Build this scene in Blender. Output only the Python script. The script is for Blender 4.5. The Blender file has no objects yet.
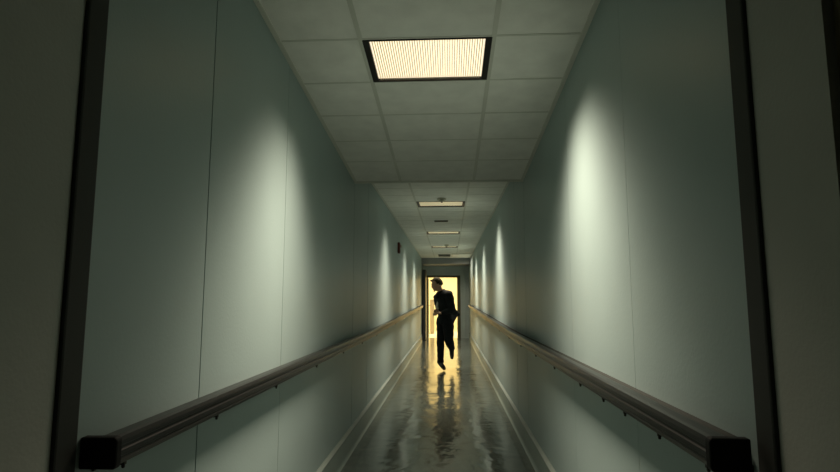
import bpy, bmesh, math, random
from mathutils import Vector, Matrix
from mathutils import noise as mnoise
random.seed(4)
C = bpy.context.scene.collection
# ------------------------------------------------------------------ dimensions
XL, XR = -0.80, 0.63          # corridor walls
XC = -0.095                   # middle of the light fittings
YB, YE = -4.0, 16.6           # back of the corridor, end wall
YLIP = 4.40                   # where the sloping ceiling stops
ZF = 2.40                     # far ceiling
def zslope(y): return 2.635 - 0.1*y

# ------------------------------------------------------------------ materials
def mat(name, col, rough=0.5, metal=0.0, spec=0.5, var=0.0, vscale=3.0, vstretch=(1,1,1), bump=0.0, bscale=60.0,
        bstretch=(1,1,1), coat=0.0, emit=None, estr=0.0, col2=None, rvar=0.0):
    m = bpy.data.materials.new(name); m.use_nodes = True
    nt = m.node_tree; N = nt.nodes; L = nt.links
    b = N['Principled BSDF']
    b.inputs['Base Color'].default_value = (*col, 1)
    b.inputs['Roughness'].default_value = rough
    b.inputs['Metallic'].default_value = metal
    b.inputs['Specular IOR Level'].default_value = spec
    b.inputs['Coat Weight'].default_value = coat
    b.inputs['Coat Roughness'].default_value = 0.12
    tc = N.new('ShaderNodeTexCoord')
    mp = N.new('ShaderNodeMapping'); mp.inputs['Scale'].default_value = vstretch
    L.new(tc.outputs['Object'], mp.inputs['Vector'])
    n = N.new('ShaderNodeTexNoise'); n.inputs['Scale'].default_value = vscale; n.inputs['Detail'].default_value = 5
    L.new(mp.outputs['Vector'], n.inputs['Vector'])
    if var > 0 or col2:
        r = N.new('ShaderNodeValToRGB')
        r.color_ramp.elements[0].position = 0.32; r.color_ramp.elements[1].position = 0.7
        c0 = tuple(c*(1-var) for c in col); c1 = col2 or tuple(min(1, c*(1+var)) for c in col)
        r.color_ramp.elements[0].color = (*c0, 1); r.color_ramp.elements[1].color = (*c1, 1)
        L.new(n.outputs['Fac'], r.inputs['Fac']); L.new(r.outputs['Color'], b.inputs['Base Color'])
    if rvar > 0:
        mr = N.new('ShaderNodeMapRange'); mr.inputs['To Min'].default_value = max(0, rough-rvar); mr.inputs['To Max'].default_value = rough+rvar
        L.new(n.outputs['Fac'], mr.inputs['Value']); L.new(mr.outputs['Result'], b.inputs['Roughness'])
    if bump > 0:
        mp2 = N.new('ShaderNodeMapping'); mp2.inputs['Scale'].default_value = bstretch
        L.new(tc.outputs['Object'], mp2.inputs['Vector'])
        n2 = N.new('ShaderNodeTexNoise'); n2.inputs['Scale'].default_value = bscale; n2.inputs['Detail'].default_value = 3
        L.new(mp2.outputs['Vector'], n2.inputs['Vector'])
        bp = N.new('ShaderNodeBump'); bp.inputs['Strength'].default_value = bump; bp.inputs['Distance'].default_value = 0.01
        L.new(n2.outputs['Fac'], bp.inputs['Height']); L.new(bp.outputs['Normal'], b.inputs['Normal'])
    if emit:
        b.inputs['Emission Color'].default_value = (*emit, 1); b.inputs['Emission Strength'].default_value = estr
    return m

M = {}
M['wall'] = mat('painted_panel', (0.31, 0.405, 0.40), 0.42, var=0.05, vscale=1.5, bump=0.06, bscale=90)
M['seam'] = mat('panel_seam', (0.05, 0.06, 0.055), 0.8)
M['near_wall'] = mat('near_plaster', (0.42, 0.44, 0.40), 0.75, var=0.05, bump=0.1, bscale=120)  # even plaster tone for the walls beside and behind the camera
M['tile'] = mat('ceiling_tile', (0.90, 0.915, 0.86), 0.9, var=0.05, vscale=9, bump=0.35, bscale=220)
M['tee'] = mat('ceiling_grid_metal', (0.68, 0.70, 0.63), 0.5, var=0.03)
M['base'] = mat('baseboard_vinyl', (0.23, 0.295, 0.27), 0.35, var=0.08)
M['base_top'] = mat('baseboard_ledge', (0.25, 0.30, 0.275), 0.65, spec=0.3, var=0.05)
M['rubber'] = mat('dark_rubber', (0.02, 0.024, 0.02), 0.7)
M['rail'] = mat('rail_vinyl', (0.016, 0.0155, 0.015), 0.30, var=0.15, vscale=2, vstretch=(1, .3, 1), spec=0.45, bump=0.03, bscale=30)
M['cap'] = mat('rail_cap_plastic', (0.004, 0.004, 0.004), 0.6, spec=0.2)
M['screw'] = mat('bracket_metal', (0.10, 0.09, 0.075), 0.35, metal=0.7)
M['bracket'] = mat('bracket_dark', (0.02, 0.018, 0.014), 0.5)
M['black'] = mat('black_trim', (0.006, 0.006, 0.006), 0.5)
M['housing'] = mat('lamp_housing', (0.02, 0.018, 0.015), 0.6)
M['louvre'] = mat('lamp_louvre', (0.93, 0.87, 0.70), 0.5)
M['panel'] = mat('lamp_diffuser', (0.8, 0.75, 0.6), 0.5, emit=(1.0, 0.84, 0.60), estr=1.15)
M['panel_mid'] = mat('lamp_diffuser_dimmed', (0.8, 0.75, 0.6), 0.5, emit=(1.0, 0.88, 0.56), estr=.42)  # glow turned down to imitate the louvre hiding the panel at low angles
M['panel_low'] = mat('lamp_diffuser_dimmest', (0.8, 0.75, 0.6), 0.5, emit=(1.0, 0.88, 0.58), estr=.26)  # glow set lower still, standing in for louvre cut-off at the far end
M['dimpanel'] = mat('dim_diffuser', (0.8, 0.8, 0.7), 0.6, emit=(1.0, .95, .75), estr=.04)
M['plastic'] = mat('detector_plastic', (0.55, 0.55, 0.45), 0.45)
M['dplastic'] = mat('detector_dark', (0.04, 0.035, 0.025), 0.5)
M['vent'] = mat('vent_metal', (0.16, 0.17, 0.15), 0.5, metal=0.2)
M['alarm'] = mat('alarm_red', (0.10, 0.018, 0.012), 0.4)
M['lens'] = mat('strobe_lens', (0.35, 0.33, 0.3), 0.15)
M['endwall'] = mat('end_wall_paint', (0.58, 0.66, 0.64), 0.6, var=0.06)
M['soffit'] = mat('soffit_paint', (0.26, 0.27, 0.27), 0.7, var=0.05)
M['frame'] = mat('door_frame_paint', (0.13, 0.115, 0.055), 0.45, var=0.06)
M['leaf'] = mat('door_leaf_dark', (0.035, 0.038, 0.04), 0.45, var=0.08)
M['brown'] = mat('door_leaf_brown', (0.20, 0.15, 0.10), 0.5, var=0.1, vstretch=(1, 1, .1), vscale=8)
M['cream'] = mat('room_paint_cream', (0.88, 0.76, 0.46), 0.7, var=0.03)
M['tan'] = mat('cabinet_tan', (0.50, 0.42, 0.31), 0.5, var=0.08)
M['cream_door'] = mat('door_leaf_cream', (0.80, 0.74, 0.50), 0.5, var=0.02)
M['skin'] = mat('skin', (0.52, 0.30, 0.19), 0.5, var=0.08, vscale=20)
M['jacket'] = mat('jacket_cloth', (0.014, 0.017, 0.018), 0.85, spec=0.2, var=0.2, vscale=14, bump=0.4, bscale=300)
M['trouser'] = mat('trouser_cloth', (0.010, 0.012, 0.014), 0.85, spec=0.2, var=0.2, vscale=14, bump=0.4, bscale=300)
M['shirt'] = mat('shirt_cloth', (0.62, 0.60, 0.52), 0.8, var=0.05)
M['shoe'] = mat('shoe_leather', (0.008, 0.007, 0.006), 0.35)
M['sole'] = mat('shoe_sole', (0.02, 0.018, 0.015), 0.7)
M['hair'] = mat('hair', (0.05, 0.042, 0.02), 0.8, spec=0.15, var=0.5, vscale=60, vstretch=(1, 1, .2), bump=0.8, bscale=90)
M['eye'] = mat('eye', (0.25, 0.23, 0.2), 0.2)

# floor: polished vinyl, waxed coat with slight waves
def floor_mat():
    m = mat('waxed_vinyl_floor', (0.050, 0.058, 0.045), 0.16, spec=0.75, coat=0.35)
    nt = m.node_tree; N = nt.nodes; L = nt.links; b = N['Principled BSDF']
    tc = N.new('ShaderNodeTexCoord')
    def nz(scale, stretch, det=3, dist=0.0):
        mp = N.new('ShaderNodeMapping'); mp.inputs['Scale'].default_value = stretch; L.new(tc.outputs['Object'], mp.inputs['Vector'])
        n = N.new('ShaderNodeTexNoise'); n.inputs['Scale'].default_value = scale; n.inputs['Detail'].default_value = det
        n.inputs['Distortion'].default_value = dist
        L.new(mp.outputs['Vector'], n.inputs['Vector']); return n
    a = nz(2.6, (1.3, 1.0, 1), 2, 0.4); c = nz(11, (1.0, .75, 1), 2)
    ad = N.new('ShaderNodeMath'); ad.operation = 'MULTIPLY_ADD'; ad.inputs[1].default_value = 0.26
    L.new(c.outputs['Fac'], ad.inputs[0]); L.new(a.outputs['Fac'], ad.inputs[2])
    bp = N.new('ShaderNodeBump'); bp.inputs['Strength'].default_value = 0.8; bp.inputs['Distance'].default_value = 0.010
    L.new(ad.outputs[0], bp.inputs['Height'])
    L.new(bp.outputs['Normal'], b.inputs['Normal']); L.new(bp.outputs['Normal'], b.inputs['Coat Normal'])
    s = nz(7, (1, 1, 1), 6)
    r = N.new('ShaderNodeValToRGB'); r.color_ramp.elements[0].position = .3; r.color_ramp.elements[1].position = .75
    r.color_ramp.elements[0].color = (0.062, 0.078, 0.067, 1); r.color_ramp.elements[1].color = (0.10, 0.12, 0.103, 1)
    L.new(s.outputs['Fac'], r.inputs['Fac']); L.new(r.outputs['Color'], b.inputs['Base Color'])
    w = nz(3, (1, .4, 1), 4)
    mr = N.new('ShaderNodeMapRange'); mr.inputs['To Min'].default_value = .07; mr.inputs['To Max'].default_value = .22
    L.new(w.outputs['Fac'], mr.inputs['Value']); L.new(mr.outputs['Result'], b.inputs['Roughness'])
    return m
M['floor'] = floor_mat()

# ------------------------------------------------------------------ helpers
def tag(o, label=None, cat=None, group=None, kind=None):
    if label: o['label'] = label
    if cat: o['category'] = cat
    if group: o['group'] = group
    if kind: o['kind'] = kind
    return o
def obj(name, bm, mats, parent=None, smooth=False, bevel=0.0, loc=(0, 0, 0)):
    me = bpy.data.meshes.new(name)
    bmesh.ops.recalc_face_normals(bm, faces=bm.faces)
    bm.to_mesh(me); bm.free()
    for m in (mats if isinstance(mats, (list, tuple)) else [mats]): me.materials.append(m)
    for p in me.polygons: p.use_smooth = smooth
    o = bpy.data.objects.new(name, me); C.objects.link(o)
    o.location = loc
    if parent: o.parent = parent
    if bevel:
        md = o.modifiers.new('bevel', 'BEVEL'); md.width = bevel; md.segments = 2; md.limit_method = 'ANGLE'
    return o
def empty(name, loc, label, cat, group=None):
    o = bpy.data.objects.new(name, None); C.objects.link(o); o.location = loc; o.empty_display_size = .05
    return tag(o, label, cat, group)
def box(bm, x0, y0, z0, x1, y1, z1, mi=0):
    vs = [bm.verts.new(p) for p in ((x0,y0,z0),(x1,y0,z0),(x1,y1,z0),(x0,y1,z0),(x0,y0,z1),(x1,y0,z1),(x1,y1,z1),(x0,y1,z1))]
    for f in ((0,3,2,1),(4,5,6,7),(0,1,5,4),(1,2,6,5),(2,3,7,6),(3,0,4,7)):
        fc = bm.faces.new([vs[i] for i in f]); fc.material_index = mi
    return vs
def slab(bm, x0, x1, y0, y1, zf, t, mi=0, dz=0.0):      # box whose underside follows zf(y)
    a, b = zf(y0)+dz, zf(y1)+dz
    vs = [bm.verts.new(p) for p in ((x0,y0,a),(x1,y0,a),(x1,y1,b),(x0,y1,b),(x0,y0,a+t),(x1,y0,a+t),(x1,y1,b+t),(x0,y1,b+t))]
    for f in ((0,3,2,1),(4,5,6,7),(0,1,5,4),(1,2,6,5),(2,3,7,6),(3,0,4,7)):
        fc = bm.faces.new([vs[i] for i in f]); fc.material_index = mi
def prism(bm, prof, y0, y1, mi=0):                       # prof: (x,z) outline pushed along y
    a = [bm.verts.new((x, y0, z)) for x, z in prof]; b = [bm.verts.new((x, y1, z)) for x, z in prof]
    n = len(prof)
    bm.faces.new(a).material_index = mi; bm.faces.new(b[::-1]).material_index = mi
    for i in range(n):
        bm.faces.new((a[i], b[i], b[(i+1) % n], a[(i+1) % n])).material_index = mi
def lathe(bm, prof, cx=0, cy=0, seg=28, mi=0):           # prof: (r,z)
    rings = [[bm.verts.new((cx+r*math.cos(2*math.pi*k/seg), cy+r*math.sin(2*math.pi*k/seg), z)) for k in range(seg)] for r, z in prof]
    for i in range(len(rings)-1):
        for k in range(seg):
            bm.faces.new((rings[i][k], rings[i][(k+1) % seg], rings[i+1][(k+1) % seg], rings[i+1][k])).material_index = mi
    bm.faces.new(rings[0]).material_index = mi; bm.faces.new(rings[-1]).material_index = mi

# ------------------------------------------------------------------ floor
bm = bmesh.new(); box(bm, XL-0.4, YB, -0.1, XR+0.4, YE+0.12, 0)
tag(obj('floor', bm, M['floor']), kind='structure')

# ------------------------------------------------------------------ ceilings
LIGHTS = [2.525, 6.66, 9.60, 12.25]
def tiled(bm, ys, zf, xs, holes, t=0.02):
    for i in range(len(ys)-1):
        for j in range(len(xs)-1):
            yc = (ys[i]+ys[i+1])/2; xc = (xs[j]+xs[j+1])/2
            if any(abs(yc-h) < .15 and abs(xc-XC) < .2 for h in holes): continue
            slab(bm, xs[j]+.001, xs[j+1]-.001, ys[i]+.001, ys[i+1]-.001, zf, t, 0)
    for y in ys: slab(bm, xs[0], xs[-1], y-.006, y+.006, zf, .006, 1, -.002)
    for x in xs[1:-1]: slab(bm, x-.011, x+.011, ys[0], ys[-1], zf, .010, 1, -.003)
    slab(bm, xs[0], xs[0]+.022, ys[0], ys[-1], zf, .012, 1, -.008)
    slab(bm, xs[-1]-.022, xs[-1], ys[0], ys[-1], zf, .012, 1, -.008)
    slab(bm, xs[0]-.1, xs[-1]+.1, ys[0], ys[-1], zf, .03, 2, .16)
XS = [XL, -0.405, 0.215, XR]
bm = bmesh.new()
ys = [2.325+.4*k for k in range(-16, 6)]; ys = [y for y in ys if YB < y < 4.2]; ys = [YB]+ys+[YLIP]
tiled(bm, ys, zslope, XS, LIGHTS[:1])
box(bm, XL, YLIP, zslope(YLIP)-.014, XR, YLIP+.02, ZF+.2, 1)       # edge strip and the riser above it
tag(obj('ceiling', bm, [M['tile'], M['tee'], M['black']]), kind='structure')
bm = bmesh.new()
ys = [YLIP+.02]
y = 4.86
fy = []
for L_ in LIGHTS[1:]: fy += [L_-.2, L_+.2]
ys = [4.42, 4.86, 5.26, 5.66, 6.06, 6.46, 6.86, 7.25, 7.65, 8.05, 8.45, 8.85, 9.40-.2, 9.40, 9.80, 10.2, 10.6, 11.0, 11.4, 11.8, 12.05, 12.45, 12.85, 13.25, 13.65, 14.05, 14.45, 14.85, 15.25, 15.55]
tiled(bm, ys, lambda y: ZF, XS, LIGHTS[1:])
tag(obj('ceiling', bm, [M['tile'], M['tee'], M['black']]), kind='structure')

# ------------------------------------------------------------------ walls (panels with open seams over a dark backing)
def wall(name, x, s, seams, y0, y1):
    bm = bmesh.new()
    edges = [y0]+[q for q, w in seams]+[y1]; gap = {q: w for q, w in seams}
    for i in range(len(edges)-1):
        a = edges[i]+gap.get(edges[i], 0)/2; b = edges[i+1]-gap.get(edges[i+1], 0)/2
        xa, xb = (x-.02, x) if s > 0 else (x, x+.02)
        box(bm, xa, a, 0, xb, b, 2.56, 0)
    xa, xb = (x-.10, x-.02) if s > 0 else (x+.02, x+.10)
    box(bm, xa, y0, 0, xb, y1, 2.56, 1)
    return tag(obj(name, bm, [M['wall'], M['seam']]), kind='structure')
wall('wall_left', XL, 1, [(1.70, .006), (2.53, .0035), (4.42, .010), (5.20, .012), (7.45, .003), (8.9, .004), (10.9, .004), (13.2, .004), (15.0, .004)], 1.14, YE)
wall('wall_right', XR, -1, [(1.88, .0022), (2.79, .003), (4.42, .012), (5.06, .014), (5.55, .003), (7.6, .004), (9.2, .004), (11.2, .004), (13.4, .004)], 1.165, YE)
# walls beside and behind the camera, set back from the panelling
bm = bmesh.new(); box(bm, XL-.14, YB, 0, XL-.006, 1.08, 2.86); tag(obj('wall_left', bm, M['near_wall']), kind='structure')
bm = bmesh.new(); box(bm, XR+.006, .885, 0, XR+.14, 1.11, 2.86); box(bm, XR+.006, YB, 2.2, XR+.14, .885, 2.86)
box(bm, XR+.006, YB, 0, XR+.14, -.12, 2.2)
tag(obj('wall_right', bm, M['near_wall']), kind='structure')
bm = bmesh.new(); box(bm, XL-.14, YB-.1, 0, XR+.14, YB, 2.9); tag(obj('wall_back', bm, M['near_wall']), kind='structure')
# dark upright strips where the panelling begins
for i, (xa, xb, ya, yb) in enumerate(((XL-.028, XL+.003, 1.072, 1.141), (XR-.003, XR+.028, 1.10, 1.166))):
    bm = bmesh.new(); box(bm, xa, ya, 0, xb, yb, 2.55)
    tag(obj('trim_%d' % (i+1), bm, M['rubber'], bevel=.006), kind='structure')
# brown door in the right wall beside the camera
d = bpy.data.objects.new('door_1', None); C.objects.link(d); d.location = (XR+.05, .38, 0); tag(d, kind='structure')
bm = bmesh.new(); box(bm, .0, -.46, 0, .045, .46, 2.15); obj('door_leaf', bm, M['brown'], d, bevel=.003)
bm = bmesh.new()
box(bm, -.028, .46, 0, .09, .505, 2.2); box(bm, -.028, -.5, 0, .09, -.46, 2.2); box(bm, -.028, -.46, 2.15, .09, .46, 2.2)
obj('door_frame', bm, M['frame'], d, bevel=.003)
bm = bmesh.new(); lathe(bm, [(.012, 0), (.012, .03), (.028, .035), (.03, .055), (.018, .062)], seg=16)
bmesh.ops.transform(bm, matrix=Matrix.Translation((0, -.38, 1.0)) @ Matrix.Rotation(-math.pi/2, 4, 'Y'), verts=bm.verts)
obj('door_handle', bm, M['screw'], d, smooth=True)

# ------------------------------------------------------------------ baseboards: coved strip with a light ledge
def baseboard(name, x, s):
    bm = bmesh.new()
    prof = [(0, 0), (.034, 0), (.026, .012), (.021, .03), (.020, .150), (0, .150)]
    prism(bm, [(x+s*a, b) for a, b in prof], 1.15, YE, 0)
    prism(bm, [(x+s*a, b) for a, b in [(0, .150), (.021, .150), (.024, .156), (.022, .164), (.004, .176), (0, .176)]], 1.15, YE, 1)
    tag(obj(name, bm, [M['base'], M['base_top']]), kind='structure')
baseboard('baseboard_left', XL, 1); baseboard('baseboard_right', XR, -1)

# ------------------------------------------------------------------ handrails
RAIL_UP = lambda y: max(0.0, y-4.9)*.0128       # the rails climb slightly beyond the lowered ceiling edge
def rail_prism(bm, prof, y0, y1):                # outline pushed along y, following the climb (local y starts at 1.15)
    ys = [y0]+[q for q in (3.75, 6.5, 9.5) if y0 < q < y1]+[y1]
    rings = [[bm.verts.new((x, y, z+RAIL_UP(y+1.15))) for x, z in prof] for y in ys]
    n = len(prof); bm.faces.new(rings[0]); bm.faces.new(rings[-1][::-1])
    for a, b in zip(rings, rings[1:]):
        for i in range(n): bm.faces.new((a[i], b[i], b[(i+1) % n], a[(i+1) % n]))
def handrail(x, s, ztop, ys, label, off=0.0):
    t = empty('handrail', (x, 1.15, ztop), label, 'handrail', None)
    y1 = 14.9-1.15
    bm = bmesh.new()
    prof = [(.034, -.005), (.040, 0), (.066, 0), (.076, -.003), (.081, -.011), (.081, -.020), (.0765, -.023), (.0765, -.029),
            (.081, -.032), (.081, -.043), (.0765, -.046), (.0765, -.050), (.079, -.053), (.076, -.062), (.066, -.065), (.040, -.065), (.034, -.060)]
    rail_prism(bm, [(s*(a+off), b) for a, b in prof], .02, y1-.02)
    obj('rail_body', bm, M['rail'], t)
    bm = bmesh.new(); rail_prism(bm, [(s*a, b) for a, b in [(0, -.018), (.038+off, -.018), (.038+off, -.050), (0, -.050)]], .06, y1-.03)
    obj('wall_track', bm, M['rubber'], t)
    for ya, yb in ((0, .022), (y1-.022, y1)):
        bm = bmesh.new(); rail_prism(bm, [(s*(a+off), b) for a, b in [(0, 0), (.078, .001), (.083, -.006), (.083, -.060), (.078, -.067), (0, -.067)]], ya, yb)
        obj('end_cap', bm, M['cap'], t, bevel=.004)
    for y in ys:
        u = RAIL_UP(y); w = .008
        bm = bmesh.new()
        prism(bm, [(s*a, b+u) for a, b in [(0, -.084), (.006, -.084), (.010, -.073), (.075+off, -.069), (.075+off, -.062), (0, -.062)]], y-1.15-w/2, y-1.15+w/2)
        b_ = obj('bracket', bm, M['bracket'], t)
        bm = bmesh.new(); lathe(bm, [(.0025, -.077+u), (.004, -.075+u), (.004, -.066+u)], s*(.070+off), y-1.15, 10)
        obj('screw', bm, M['bracket'], b_, smooth=True)
    return t
handrail(XL, 1, .902, [1.20, 1.68, 2.26, 2.95, 3.7, 4.5, 5.4, 6.3, 7.3, 8.5, 9.8, 11.2, 12.8, 14.5], 'dark brown bumper handrail along the left wall of the corridor')
handrail(XR, -1, .918, [1.19, 1.45, 1.72, 1.95, 2.28, 2.82, 3.41, 4.1, 4.9, 5.8, 6.8, 7.9, 9.1, 10.5, 12.0, 13.8], 'dark brown bumper handrail along the right wall of the corridor', .020)

# ------------------------------------------------------------------ ceiling lights
def louvre_lamp(name, y, z, energy, parent, tilt=0.0, reach=2.1, spot=.8):
    ld = bpy.data.lights.new(name, 'AREA'); ld.shape = 'RECTANGLE'; ld.size = .54; ld.size_y = .34; ld.energy = energy
    ld.color = (1.0, .835, .645); ld.use_nodes = True
    nt = ld.node_tree; N = nt.nodes; L = nt.links
    em = N['Emission']
    g = N.new('ShaderNodeNewGeometry'); s = N.new('ShaderNodeSeparateXYZ'); L.new(g.outputs['Incoming'], s.inputs[0])
    def m_(op, a, b=None):
        n = N.new('ShaderNodeMath'); n.operation = op
        for i, v in enumerate((a, b)):
            if v is None: continue
            if isinstance(v, (int, float)): n.inputs[i].default_value = v
            else: L.new(v, n.inputs[i])
        return n.outputs[0]
    SG = -1.0; az = m_('MAXIMUM', m_('ABSOLUTE', s.outputs['Z']), .001)
    ax = m_('ABSOLUTE', m_('SUBTRACT', m_('DIVIDE', s.outputs['X'], az), .29)); ay = m_('ABSOLUTE', m_('SUBTRACT', m_('DIVIDE', s.outputs['Y'], m_('MINIMUM', m_('MULTIPLY', m_('ABSOLUTE', s.outputs['Z']), SG), 10)), tilt))
    def fall(v, a, b):
        r = N.new('ShaderNodeMapRange'); r.interpolation_type = 'SMOOTHSTEP'
        r.inputs['From Min'].default_value = a; r.inputs['From Max'].default_value = b
        r.inputs['To Min'].default_value = 1; r.inputs['To Max'].default_value = 0
        L.new(v, r.inputs['Value']); return r.outputs['Result']
    narrow = m_('MULTIPLY', fall(ax, .7, 2.1), fall(ay, .0, spot))
    wide = m_('MULTIPLY', m_('MULTIPLY', fall(ax, .5, 1.6), fall(ay, .3, reach)), .36)
    L.new(m_('ADD', narrow, wide), em.inputs['Strength'])      # cut-off angles of the louvre
    lo = bpy.data.objects.new(name, ld); C.objects.link(lo); lo.location = (0, 0, z); lo.parent = parent
    return lo
def ceiling_light(y, sloped, label, energy, reach=2.1, spot=.8, panel='panel'):
    zc = zslope(y) if sloped else ZF
    t = empty('ceiling_light', (XC, y, zc), label, 'ceiling light', 'recessed corridor lights')
    t.rotation_euler = (math.atan(-.1) if sloped else 0, 0, 0)
    hx, hy = .303, .194
    bm = bmesh.new()
    box(bm, -hx, -hy, -.006, -hx+.030, hy, .03); box(bm, hx-.030, -hy, -.006, hx, hy, .03)
    box(bm, -hx+.030, -hy, -.006, hx-.030, -hy+.009, .03); box(bm, -hx+.030, hy-.009, -.006, hx-.030, hy, .03)
    obj('frame', bm, M['black'], t, bevel=.0015)
    bm = bmesh.new()
    box(bm, -hx, -hy, .03, -hx+.02, hy, .12); box(bm, hx-.02, -hy, .03, hx, hy, .12)
    box(bm, -hx+.02, -hy, .03, hx-.02, -hy+.008, .12); box(bm, -hx+.02, hy-.008, .03, hx-.02, hy, .12); box(bm, -hx, -hy, .12, hx, hy, .13)
    obj('housing', bm, M['housing'], t)
    bm = bmesh.new(); box(bm, -hx+.0205, -hy+.0085, .012, hx-.0205, hy-.0085, .020)
    obj('diffuser', bm, M[panel], t)
    bm = bmesh.new()
    n = 46; w = (2*hx-.062)/n
    for k in range(1, n):
        x = -hx+.031+k*w; box(bm, x-.0017, -hy+.0095, .003, x+.0017, hy-.0095, .0115)
    obj('louvre', bm, M['louvre'], t)
    lo = louvre_lamp('lamp', y, -.008, energy, t, .14 if sloped else 0.0, reach, spot)
    return t
EN = 46
ceiling_light(LIGHTS[0], True, 'largest recessed ceiling light, nearest the viewer, with a glowing ribbed panel', EN*1.15, 1.35, .85)
ceiling_light(LIGHTS[1], False, 'recessed ceiling light just beyond the lowered ceiling edge, behind the round detector', EN*1.05, 1.8, .95, 'panel_mid')
ceiling_light(LIGHTS[2], False, 'thin-looking recessed ceiling light between the small flush vent and the farthest light', EN*1.05, 2.5, 1.0, 'panel_mid')
ceiling_light(LIGHTS[3], False, 'farthest of the recessed corridor ceiling lights, just before the grey end vent', EN*1.35, 3.3, 1.1, 'panel_low')


t = empty('ceiling_light', (.33, 14.75, ZF-.004), 'dim pale ceiling panel beside the grey end vent, with an added fill lamp', 'ceiling light')
bm = bmesh.new()
box(bm, -.25, -.65, -.012, -.235, .65, 0); box(bm, .235, -.65, -.012, .25, .65, 0); box(bm, -.235, -.65, -.012, .235, -.635, 0); box(bm, -.235, .635, -.012, .235, .65, 0)
obj('frame', bm, M['tee'], t)
bm = bmesh.new(); box(bm, -.2345, -.6345, -.006, .2345, .6345, 0); obj('diffuser', bm, M['dimpanel'], t)
lo = louvre_lamp('lamp', 14.75, -.014, 26, t, 0, 4.0, .8); lo.data.size = .45; lo.data.size_y = 1.2  # fill lamp added under the panel to brighten the end wall

# ------------------------------------------------------------------ things on the ceiling and walls
def detector(x, y, sc, label):
    t = empty('smoke_detector', (x, y, ZF-.003), label, 'smoke detector', 'ceiling detectors'); t.scale = (sc,)*3
    bm = bmesh.new(); lathe(bm, [(.070, 0), (.070, -.012), (.064, -.020), (.050, -.022)]); obj('mounting_plate', bm, M['plastic'], t, smooth=False)
    bm = bmesh.new(); lathe(bm, [(.044, -.022), (.046, -.030), (.036, -.044), (.020, -.048)]); obj('sensor_head', bm, M['plastic'], t)
    bm = bmesh.new(); lathe(bm, [(.018, -.046), (.016, -.058), (.006, -.062)], seg=14); obj('sensor_cap', bm, M['dplastic'], t)
detector(-.08, 6.27, .8, 'round pale smoke detector hanging just in front of the second ceiling light')
detector(-.045, 11.75, .85, 'small smoke detector hanging in front of the farthest ceiling light')
def vent(x, y, hx, hy, label, m1, m2, grp=None):
    t = empty('ceiling_vent', (x, y, ZF-.0035), label, 'vent', grp)
    bm = bmesh.new(); q = .014
    box(bm, -hx, -hy, -.010, -hx+q, hy, 0); box(bm, hx-q, -hy, -.010, hx, hy, 0); box(bm, -hx+q, -hy, -.010, hx-q, -hy+q, 0); box(bm, -hx+q, hy-q, -.010, hx-q, hy, 0)
    obj('frame', bm, m1, t)
    bm = bmesh.new(); box(bm, -hx+q, -hy+q, -.003, hx-q, hy-q, -.001)
    obj('backing', bm, m2, t)
    n = int((2*hy-2*q)/.022)
    bm = bmesh.new()
    for k in range(n):
        yy = -hy+q+(k+.5)*(2*hy-2*q)/n
        vs = box(bm, -hx+q, yy-.007, -.009, hx-q, yy+.007, -.0075)
        bmesh.ops.rotate(bm, cent=(0, yy, -.008), matrix=Matrix.Rotation(.35, 3, 'X'), verts=vs)
    obj('slats', bm, m1, t)
vent(-.112, 8.1, .105, .05, 'small dark flush vent between the second and third ceiling lights', M['dplastic'], M['black'])
vent(-.12, 14.6, .165, .32, 'grey slatted ceiling vent near the far end of the corridor', M['vent'], M['black'])

t = empty('fire_alarm', (XL-.003, 8.31, 2.0), 'small dark red fire alarm high on the left wall', 'fire alarm')
bm = bmesh.new(); box(bm, 0, -.06, -.085, .038, .06, .085); obj('housing', bm, M['alarm'], t, bevel=.006)
bm = bmesh.new(); box(bm, .038, -.04, .01, .058, .04, .05); obj('strobe_lens', bm, M['lens'], t, bevel=.006)
bm = bmesh.new()
for k in range(4): box(bm, .038, -.035, -.06+k*.014, .0405, .035, -.053+k*.014)
obj('sounder_grille', bm, M['dplastic'], t)

# ------------------------------------------------------------------ end wall, doorway, open doors, bright room
DX0, DX1, DZ = -.665, .255, 1.868
def zpx(py, y=YE): return 1.2+(299-py)*y/530
bm = bmesh.new()
box(bm, XL, YE, 0, DX0, YE+.12, ZF); box(bm, DX1, YE, 0, XR, YE+.12, ZF); box(bm, DX0, YE, DZ, DX1, YE+.12, ZF)
tag(obj('wall_end', bm, M['endwall']), kind='structure')
bm = bmesh.new(); box(bm, XL, 15.55, 2.22, XR, YE, ZF); tag(obj('trim_3', bm, M['soffit'], bevel=.004), kind='structure')
bm = bmesh.new(); box(bm, .50, YE-.03, 0, .53, YE, 2.219); tag(obj('trim_4', bm, M['endwall'], bevel=.004), kind='structure')
bm = bmesh.new()
box(bm, DX0-.045, YE-.025, 0, DX0, YE+.14, DZ+.06); box(bm, DX1, YE-.025, 0, DX1+.10, YE+.14, DZ+.06); box(bm, DX0, YE-.025, DZ, DX1, YE+.14, DZ+.06)
t = tag(bpy.data.objects.new('door_2', None), kind='structure'); C.objects.link(t)
obj('door_frame', bm, M['frame'], t, bevel=.004)
# dark leaf folded back against the left wall
t = tag(bpy.data.objects.new('door_3', None), kind='structure'); C.objects.link(t); t.location = (XL+.03, 15.6, 0)
bm = bmesh.new(); box(bm, 0, 0, .008, .085, .86, 2.06); obj('door_leaf', bm, M['leaf'], t, bevel=.003)
bm = bmesh.new(); box(bm, .085, .08, .98, .105, .10, 1.0); box(bm, .095, .08, .98, .105, .2, 1.0); obj('door_handle', bm, M['screw'], t, bevel=.003)
bm = bmesh.new()
for z in (.3, 1.0, 1.8): box(bm, -.03, .80, z, 0.004, .835, z+.09)
obj('hinge', bm, M['screw'], t)
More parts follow.
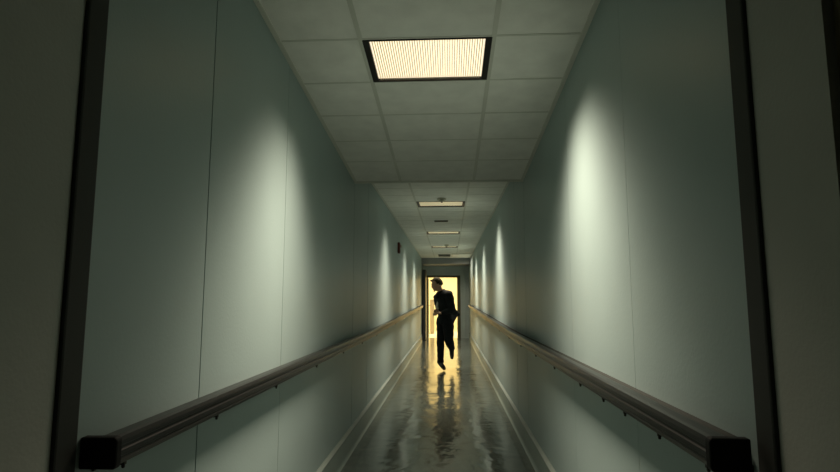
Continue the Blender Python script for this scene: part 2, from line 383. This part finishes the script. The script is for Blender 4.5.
# bright room
R0, R1 = YE+.12, 20.6
bm = bmesh.new(); box(bm, -2.2, R0, -.1, 1.8, R1, 0); tag(obj('floor', bm, M['cream_door']), kind='structure')
bm = bmesh.new(); box(bm, -2.2, R0, 2.6, 1.8, R1, 2.7); tag(obj('ceiling', bm, M['tile']), kind='structure')
bm = bmesh.new(); box(bm, -2.2, R1, 0, 1.8, R1+.1, 2.6); tag(obj('wall_far', bm, M['cream']), kind='structure')
bm = bmesh.new(); box(bm, -2.3, R0, 0, -2.2, R1, 2.6); tag(obj('wall_west', bm, M['cream']), kind='structure')
bm = bmesh.new(); box(bm, 1.8, R0, 0, 1.9, R1, 2.6); tag(obj('wall_east', bm, M['cream']), kind='structure')
bm = bmesh.new(); box(bm, -2.2, R0, 0, -.95, R0+.06, 2.6); box(bm, .95, R0, 0, 1.8, R0+.06, 2.6); box(bm, -.95, R0, 2.41, .95, R0+.06, 2.6)
tag(obj('wall_south', bm, M['cream']), kind='structure')
bm = bmesh.new(); box(bm, -2.2, R1-.015, 0, 1.8, R1, .1); tag(obj('baseboard_far', bm, M['cream_door']), kind='structure')
# cream leaf opened into the room, seen nearly edge-on
t = tag(bpy.data.objects.new('door_4', None), kind='structure'); C.objects.link(t); t.location = (DX0-.012, YE+.15, 0); t.rotation_euler = (0, 0, math.radians(1.5))
bm = bmesh.new(); box(bm, .0, 0, .008, .04, .86, 1.86); obj('door_leaf', bm, M['cream_door'], t, bevel=.003)
bm = bmesh.new(); box(bm, .0, .86, .008, .041, .872, 1.86); obj('door_edge_seal', bm, M['rubber'], t)
bm = bmesh.new(); box(bm, .04, .74, .98, .085, .76, 1.0); box(bm, .07, .64, .98, .085, .76, 1.0); obj('door_handle', bm, M['screw'], t, bevel=.003)
# tan cabinet
t = empty('cabinet', (-.55, 18.9, 0), 'narrow tan cabinet standing in the bright room beyond the doorway', 'cabinet')
bm = bmesh.new(); box(bm, -.11, -.25, .06, .03, .25, 1.16); obj('body', bm, M['tan'], t, bevel=.004)
bm = bmesh.new(); box(bm, -.10, -.235, 0, .02, .24, .06); obj('plinth', bm, M['tan'], t)
bm = bmesh.new(); box(bm, -.12, -.265, 1.16, .04, .26, 1.185); obj('top', bm, M['tan'], t, bevel=.004)
bm = bmesh.new(); box(bm, -.10, -.264, .08, .02, -.2505, 1.14); dd = obj('door', bm, M['tan'], t, bevel=.003)
bm = bmesh.new(); box(bm, 0, -.285, .6, .012, -.2645, .72); obj('handle', bm, M['screw'], dd, bevel=.003)
# lamp of the bright room
t = empty('ceiling_light', (-.2, 18.6, 2.6), 'ceiling light inside the bright room beyond the doorway', 'ceiling light')
bm = bmesh.new(); box(bm, -.5, -.5, -.05, .5, .5, 0); obj('fitting', bm, M['cream_door'], t, bevel=.004)
ld = bpy.data.lights.new('lamp', 'AREA'); ld.shape = 'SQUARE'; ld.size = .95; ld.energy = 120; ld.color = (1, .9, .66)
lo = bpy.data.objects.new('lamp', ld); C.objects.link(lo); lo.parent = t; lo.location = (0, 0, -.055)

# ------------------------------------------------------------------ the running person
P0 = Vector((-.07, 9.3, 0))
person = empty('person', P0, 'person in a dark jacket and dark trousers running down the corridor, head turned aside', 'person')
def bake(o):
    dg = bpy.context.evaluated_depsgraph_get(); dg.update()
    me = bpy.data.meshes.new_from_object(o.evaluated_get(dg))
    old = o.data; o.modifiers.clear(); o.data = me
    return o
AXL = Vector((.66, -.75, 0)).normalized(); AXF = Vector((-.75, -.66, 0)).normalized()
def skinned(chains, root=0, sub=2):
    """chains of (key, pos, radius): a rounded tapering hull per bone, fused later by the voxel remesh"""
    known = {}; parts = []
    for ch in chains:
        prev = None
        for k, p, r in ch:
            if k not in known: known[k] = (Vector(p)-P0, r if isinstance(r, tuple) else (r, r))
            if prev is not None:
                b = bmesh.new()
                for q in (prev, k):
                    c, (ra, rb) = known[q]; rz = min(ra, rb)*.9
                    s_ = bmesh.ops.create_icosphere(b, subdivisions=3, radius=1)['verts']
                    for v in s_: v.co = c + AXL*(v.co.x*ra) + AXF*(v.co.y*rb) + Vector((0, 0, v.co.z*rz))
                hull = bmesh.ops.convex_hull(b, input=b.verts)
                inner = list({e for e in hull['geom_interior'] if isinstance(e, bmesh.types.BMVert)})
                bmesh.ops.delete(b, geom=inner, context='VERTS')
                parts.append(b)
            prev = k
    return merge(parts)
def merge(bms):
    out = bmesh.new()
    for b in bms:
        me = bpy.data.meshes.new('t'); b.to_mesh(me); b.free(); out.from_mesh(me); bpy.data.meshes.remove(me)
    return out
def remesh(o, vox):
    md = o.modifiers.new('r', 'REMESH'); md.mode = 'VOXEL'; md.voxel_size = vox; md.use_smooth_shade = True
    s_ = o.modifiers.new('sm', 'SMOOTH'); s_.iterations = 3; s_.factor = .5
    ms = list(o.data.materials); bake(o)
    if not o.data.materials:
        for m in ms: o.data.materials.append(m)
    for p in o.data.polygons: p.use_smooth = True
    return o
pel = (-.075, 9.30, .86); waist = (-.085, 9.29, .98); chest = (-.095, 9.27, 1.14); upper = (-.105, 9.26, 1.25)
neckb = (-.125, 9.245, 1.315); neck = (-.160, 9.225, 1.365); headb = (-.185, 9.21, 1.41)
hipL = (-.02, 9.24, .83); hipR = (-.125, 9.36, .83)
kneeR = (-.150, 9.20, .455); ankR = (-.150, 9.27, .115)
kneeL = (-.005, 9.10, .50); ankL = (.040, 9.42, .345)
shL = (-.005, 9.15, 1.255); elL = (.055, 9.12, 1.01); wrL = (-.145, 9.02, .965)
shR = (-.205, 9.36, 1.23); elR = (-.175, 9.44, 1.00); wrR = (-.205, 9.16, .985)
V = Vector
# hands: palm plus four unequal bent fingers and a thumb
def hand(key, wrist, d, up, side):
    d = V(d).normalized(); up = V(up).normalized(); s_ = d.cross(up).normalized()*side
    w = V(wrist); ch = [[(key+'w', w, .024), (key+'p', w+d*.045, (.030, .018)), (key+'k', w+d*.075, (.032, .014))]]
    out = [skinned(ch, 0, 1)]
    for i, (ln, off) in enumerate(((.068, .027), (.077, .009), (.072, -.009), (.056, -.026))):
        b = w+d*.065+up*off; a1 = b+d*ln*.45+s_*.006; a2 = a1+(d*.7+s_*.9).normalized()*ln*.33; a3 = a2+(d*.1+s_).normalized()*ln*.25
        out.append(skinned([[('b', b, .0085), ('a', a1, .0085), ('c', a2, .0078), ('e', a3, .0065)]], 0, 1))
    tb = w+d*.025+up*.02; out.append(skinned([[('b', tb, .012), ('a', tb+(up*.7+d*.7+s_*.3).normalized()*.035, .0105), ('c', tb+(up*.55+d*1.0+s_*.8).normalized()*.062, .0085)]], 0, 1))
    return out
# head: shaped ellipsoid with brow, nose, lips, chin, ears
hc = V((-.205, 9.20, 1.452))
hf = V((-.88, -.34, -.30)).normalized(); hs = hf.cross(V((.12, 0, 1))).normalized(); hu = hs.cross(hf).normalized()
HM = Matrix((hf, hs, hu)).transposed()
def ell(c, r, seg=20, rings=14):
    b = bmesh.new(); bmesh.ops.create_uvsphere(b, u_segments=seg, v_segments=rings, radius=1)
    for v in b.verts: v.co = V((v.co.x*r[0]+c[0], v.co.y*r[1]+c[1], v.co.z*r[2]+c[2]))
    return b
def head_bm():
    b = bmesh.new(); bmesh.ops.create_uvsphere(b, u_segments=40, v_segments=30, radius=1)
    for v in b.verts:
        x, y, z = v.co
        w = .074; 
        if z < 0: w *= 1-.30*(-z)**1.3
        dx = .094 if x > 0 else .098
        X, Y, Z = x*dx, y*w, z*.115
        if z < -.1: X += .014*min(1, -z)*(1 if x > 0 else .2); 
        if z < -.1 and x < 0: X *= 1-.35*(-z)
        if x > .3 and .05 < z < .22 and abs(y) < .6: X -= .006*(1 if .1 < abs(y) < .45 else 0)
        v.co = (X, Y, Z)
    parts = [b, ell((.100, 0, -.018), (.016, .012, .020), 12, 8), ell((.094, 0, .002), (.012, .008, .022), 12, 8),
             ell((.086, 0, .030), (.012, .045, .008), 12, 8), ell((.094, 0, -.052), (.010, .020, .005), 12, 8), ell((.091, 0, -.062), (.010, .018, .006), 12, 8),
             ell((.080, 0, -.093), (.020, .024, .016), 12, 8), ell((-.005, .072, -.005), (.018, .008, .030), 12, 8), ell((-.005, -.072, -.005), (.018, .008, .030), 12, 8)]
    o = merge(parts)
    for v in o.verts: v.co = HM @ v.co + hc - P0
    return o
body = merge([skinned([
    [('pel', pel, (.115, .10)), ('wa', waist, (.09, .07)), ('ch', chest, (.095, .075)), ('up', upper, (.09, .07)), ('nb', neckb, .055), ('nk', neck, .050), ('hb', headb, .050)],
    [('pel', pel, .1), ('hL', hipL, .075), ('kL', kneeL, .050), ('aL', ankL, .036)],
    [('pel', pel, .1), ('hR', hipR, .075), ('kR', kneeR, .050), ('aR', ankR, .036)],
    [('up', upper, .1), ('sL', shL, .055), ('eL', elL, .038), ('wL', wrL, .025)],
    [('up', upper, .1), ('sR', shR, .055), ('eR', elR, .038), ('wR', wrR, .025)]]), head_bm()]
    + hand('l', wrL, (-.86, -.2, -.12), (.1, 0, 1), 1) + hand('r', wrR, (-.5, -.8, .1), (.1, 0, 1), -1))
remesh(obj('body', body, M['skin'], person, True), .006)
# shirt, jacket, trousers
sh_ = skinned([[('wa', (-.185, 9.26, .98), (.035, .05)), ('ch', (-.188, 9.26, 1.08), (.035, .05)), ('up', V(upper)+AXF*.02, (.06, .06)), ('nb', V(neckb)+V((-.008, -.004, .012)), .056)]])
remesh(obj('shirt', sh_, M['shirt'], person, True), .009)
jk = skinned([
    [('hem', V((-.056, 9.29, .83)), (.160, .125)), ('wa', V(waist)+V((.012, -.008, 0)), (.136, .112)), ('ch', V(chest)+V((.012, -.008, 0)), (.152, .120)), ('up', V(upper)+V((.014, .0, .010)), (.140, .115)), ('nb', V(neckb)+V((.024, .012, -.005)), (.078, .074))],
    [('wa', waist, .1), ('t1', (.03, 9.36, .99), (.105, .085)), ('t2', (.100, 9.40, .950), (.065, .065)), ('t3', (.176, 9.43, .925), (.022, .022))],
    [('hem', V((-.045, 9.29, .83)), .1), ('t2', (.100, 9.40, .950), .06)],
    [('up', upper, .1), ('sL', V(shL)+V((0, 0, .012)), .080), ('eL', elL, .062), ('wL', V(wrL)+V((.03, .01, .0)), .038)],
    [('up', upper, .1), ('sR', shR, .074), ('eR', elR, .058), ('wR', V(wrR)+V((0, .03, 0)), .038)]], 1)
o = obj('jacket', jk, M['jacket'], person, True)
remesh(o, .008)
for v in o.data.vertices:
    n = mnoise.noise(v.co*11)*.010+mnoise.noise(v.co*27)*.005
    v.co += v.normal*n
lap = bmesh.new()      # collar
for s_ in (1, -1):
    a = V(neckb)-P0
    pts = [a+V((.035, .02+.02*s_, .035)), a+V((-.02, -.01, .05))+hs*.05*s_, a+V((-.075, -.045, .0))+hs*.03*s_, a+V((-.11, -.07, -.11))+hs*.015*s_, a+V((-.07, -.03, -.08))+hs*.075*s_, a+V((.02, .02, -.005))+hs*.075*s_]
    f = [lap.verts.new(p) for p in pts]; lap.faces.new(f)
bmesh.ops.triangulate(lap, faces=lap.faces)
lo_ = obj('collar', lap, M['jacket'], o, False); sm = lo_.modifiers.new('s', 'SOLIDIFY'); sm.thickness = .008
tr = skinned([
    [('pel', V(pel)+V((.02, 0, 0)), (.140, .118)), ('hL', hipL, .104), ('mL', (V(hipL)+V(kneeL))/2, .092), ('kL', kneeL, .078), ('cL', (V(kneeL)*.45+V(ankL)*.55), .070), ('aL', V(ankL)+V((0, -.02, .01)), .060)],
    [('pel', pel, .12), ('hR', hipR, .100), ('mR', (V(hipR)+V(kneeR))/2, .082), ('kR', kneeR, .066), ('cR', (V(kneeR)*.5+V(ankR)*.5), .062), ('aR', V(ankR)+V((0, 0, .02)), .054)]], 0)
o = remesh(obj('trousers', tr, M['trouser'], person, True), .008)
for v in o.data.vertices: v.co += v.normal*(mnoise.noise(V((v.co.x*9, v.co.y*9, v.co.z*16)))*.008)
# shoes
def shoe(ank, toe, nrm):
    a, t_ = V(ank), V(toe); d = (t_-a); n = V(nrm).normalized(); dn = d.normalized()
    heel = a-n*.055-dn*.055
    ball = t_-dn*.055
    b = skinned([[('c', a, .046), ('h', a-n*.030-dn*.015, (.044, .042))], [('h', a, .04), ('m', (a+t_)/2-n*.012, (.044, .036)), ('b', ball-n*.004, (.046, .032)), ('t', t_, (.034, .022))], [('h', a, .04), ('k', heel+n*.012, (.036, .030))]], 1)
    s_o = remesh(obj('shoe', b, M['shoe'], person, True), .006)
    so = skinned([[('k', heel-n*.012, (.036, .012)), ('m', (a+t_)/2-n*.046, (.036, .010)), ('b', ball-n*.034, (.042, .010)), ('t', t_-n*.022, (.030, .010))]], 0)
    remesh(obj('sole', so, M['sole'], s_o, True), .004)
shoe((-.150, 9.26, .135), (-.085, 9.13, .036), (.3, -.45, .85))
shoe((.040, 9.44, .31), (.046, 9.50, .170), (-.05, .92, .35))
# hair: cap of tufts with a forward quiff
def hair_bm():
    out = []
    b = bmesh.new(); bmesh.ops.create_uvsphere(b, u_segments=36, v_segments=24, radius=1)
    kill = []
    for v in b.verts:
        x, y, z = v.co
        if z < -.35+.0*x or (x > .45 and z < .72) or (x > .1 and z < .12) or (x > -.25 and z < -.15): kill.append(v)
        Z = z*.126; X = x*.106-.004; Y = y*.083
        if z < 0: Y *= 1-.2*(-z)
        v.co = (X, Y, Z)
    bmesh.ops.delete(b, geom=kill, context='VERTS')
    ex = bmesh.ops.solidify(b, geom=b.faces[:], thickness=.014)
    out.append(b)
    for k in range(70):
        u = random.uniform(-1, 1); q = random.uniform(-.8, 1)
        base = V((.02+.065*q, u*.05, .105-.012*abs(u)-.02*max(0, q)**2))
        lean = V((.6+.4*q, .2*u, .65+.3*q)).normalized(); ln = .010+.012*max(0, q)
        bb = bmesh.new(); bmesh.ops.create_cone(bb, segments=6, radius1=.010, radius2=.001, depth=ln*1.6, cap_ends=True)
        bmesh.ops.transform(bb, matrix=Matrix.Translation(base+lean*ln*.5) @ lean.to_track_quat('Z', 'Y').to_matrix().to_4x4(), verts=bb.verts)
        out.append(bb)
    o = merge(out)
    for v in o.verts: v.co = HM @ v.co + hc - P0
    return o
remesh(obj('hair', hair_bm(), M['hair'], person, True), .005)
for s_ in (1, -1):
    b = ell((.083, .030*s_, .018), (.010, .012, .007), 12, 8)
    for v in b.verts: v.co = HM @ v.co + hc - P0
    obj('eye', b, M['eye'], person, True)

# ------------------------------------------------------------------ world and camera
w = bpy.data.worlds.new('world'); bpy.context.scene.world = w; w.use_nodes = True
w.node_tree.nodes['Background'].inputs[0].default_value = (.02, .024, .02, 1); w.node_tree.nodes['Background'].inputs[1].default_value = .1
cd = bpy.data.cameras.new('camera'); cd.sensor_width = 36; cd.lens = 530/840*36; cd.clip_start = .02
cam = bpy.data.objects.new('camera', cd); C.objects.link(cam)
cam.location = (0, 0, 1.2); cam.rotation_euler = (math.radians(90+6.779), 0, math.radians(3.11))
sc = bpy.context.scene; sc.camera = cam
sc.view_settings.view_transform = 'Standard'; sc.view_settings.look = 'None'
sc.view_settings.exposure = 0.0; sc.view_settings.gamma = 1.0; sc.view_settings.use_curve_mapping = False
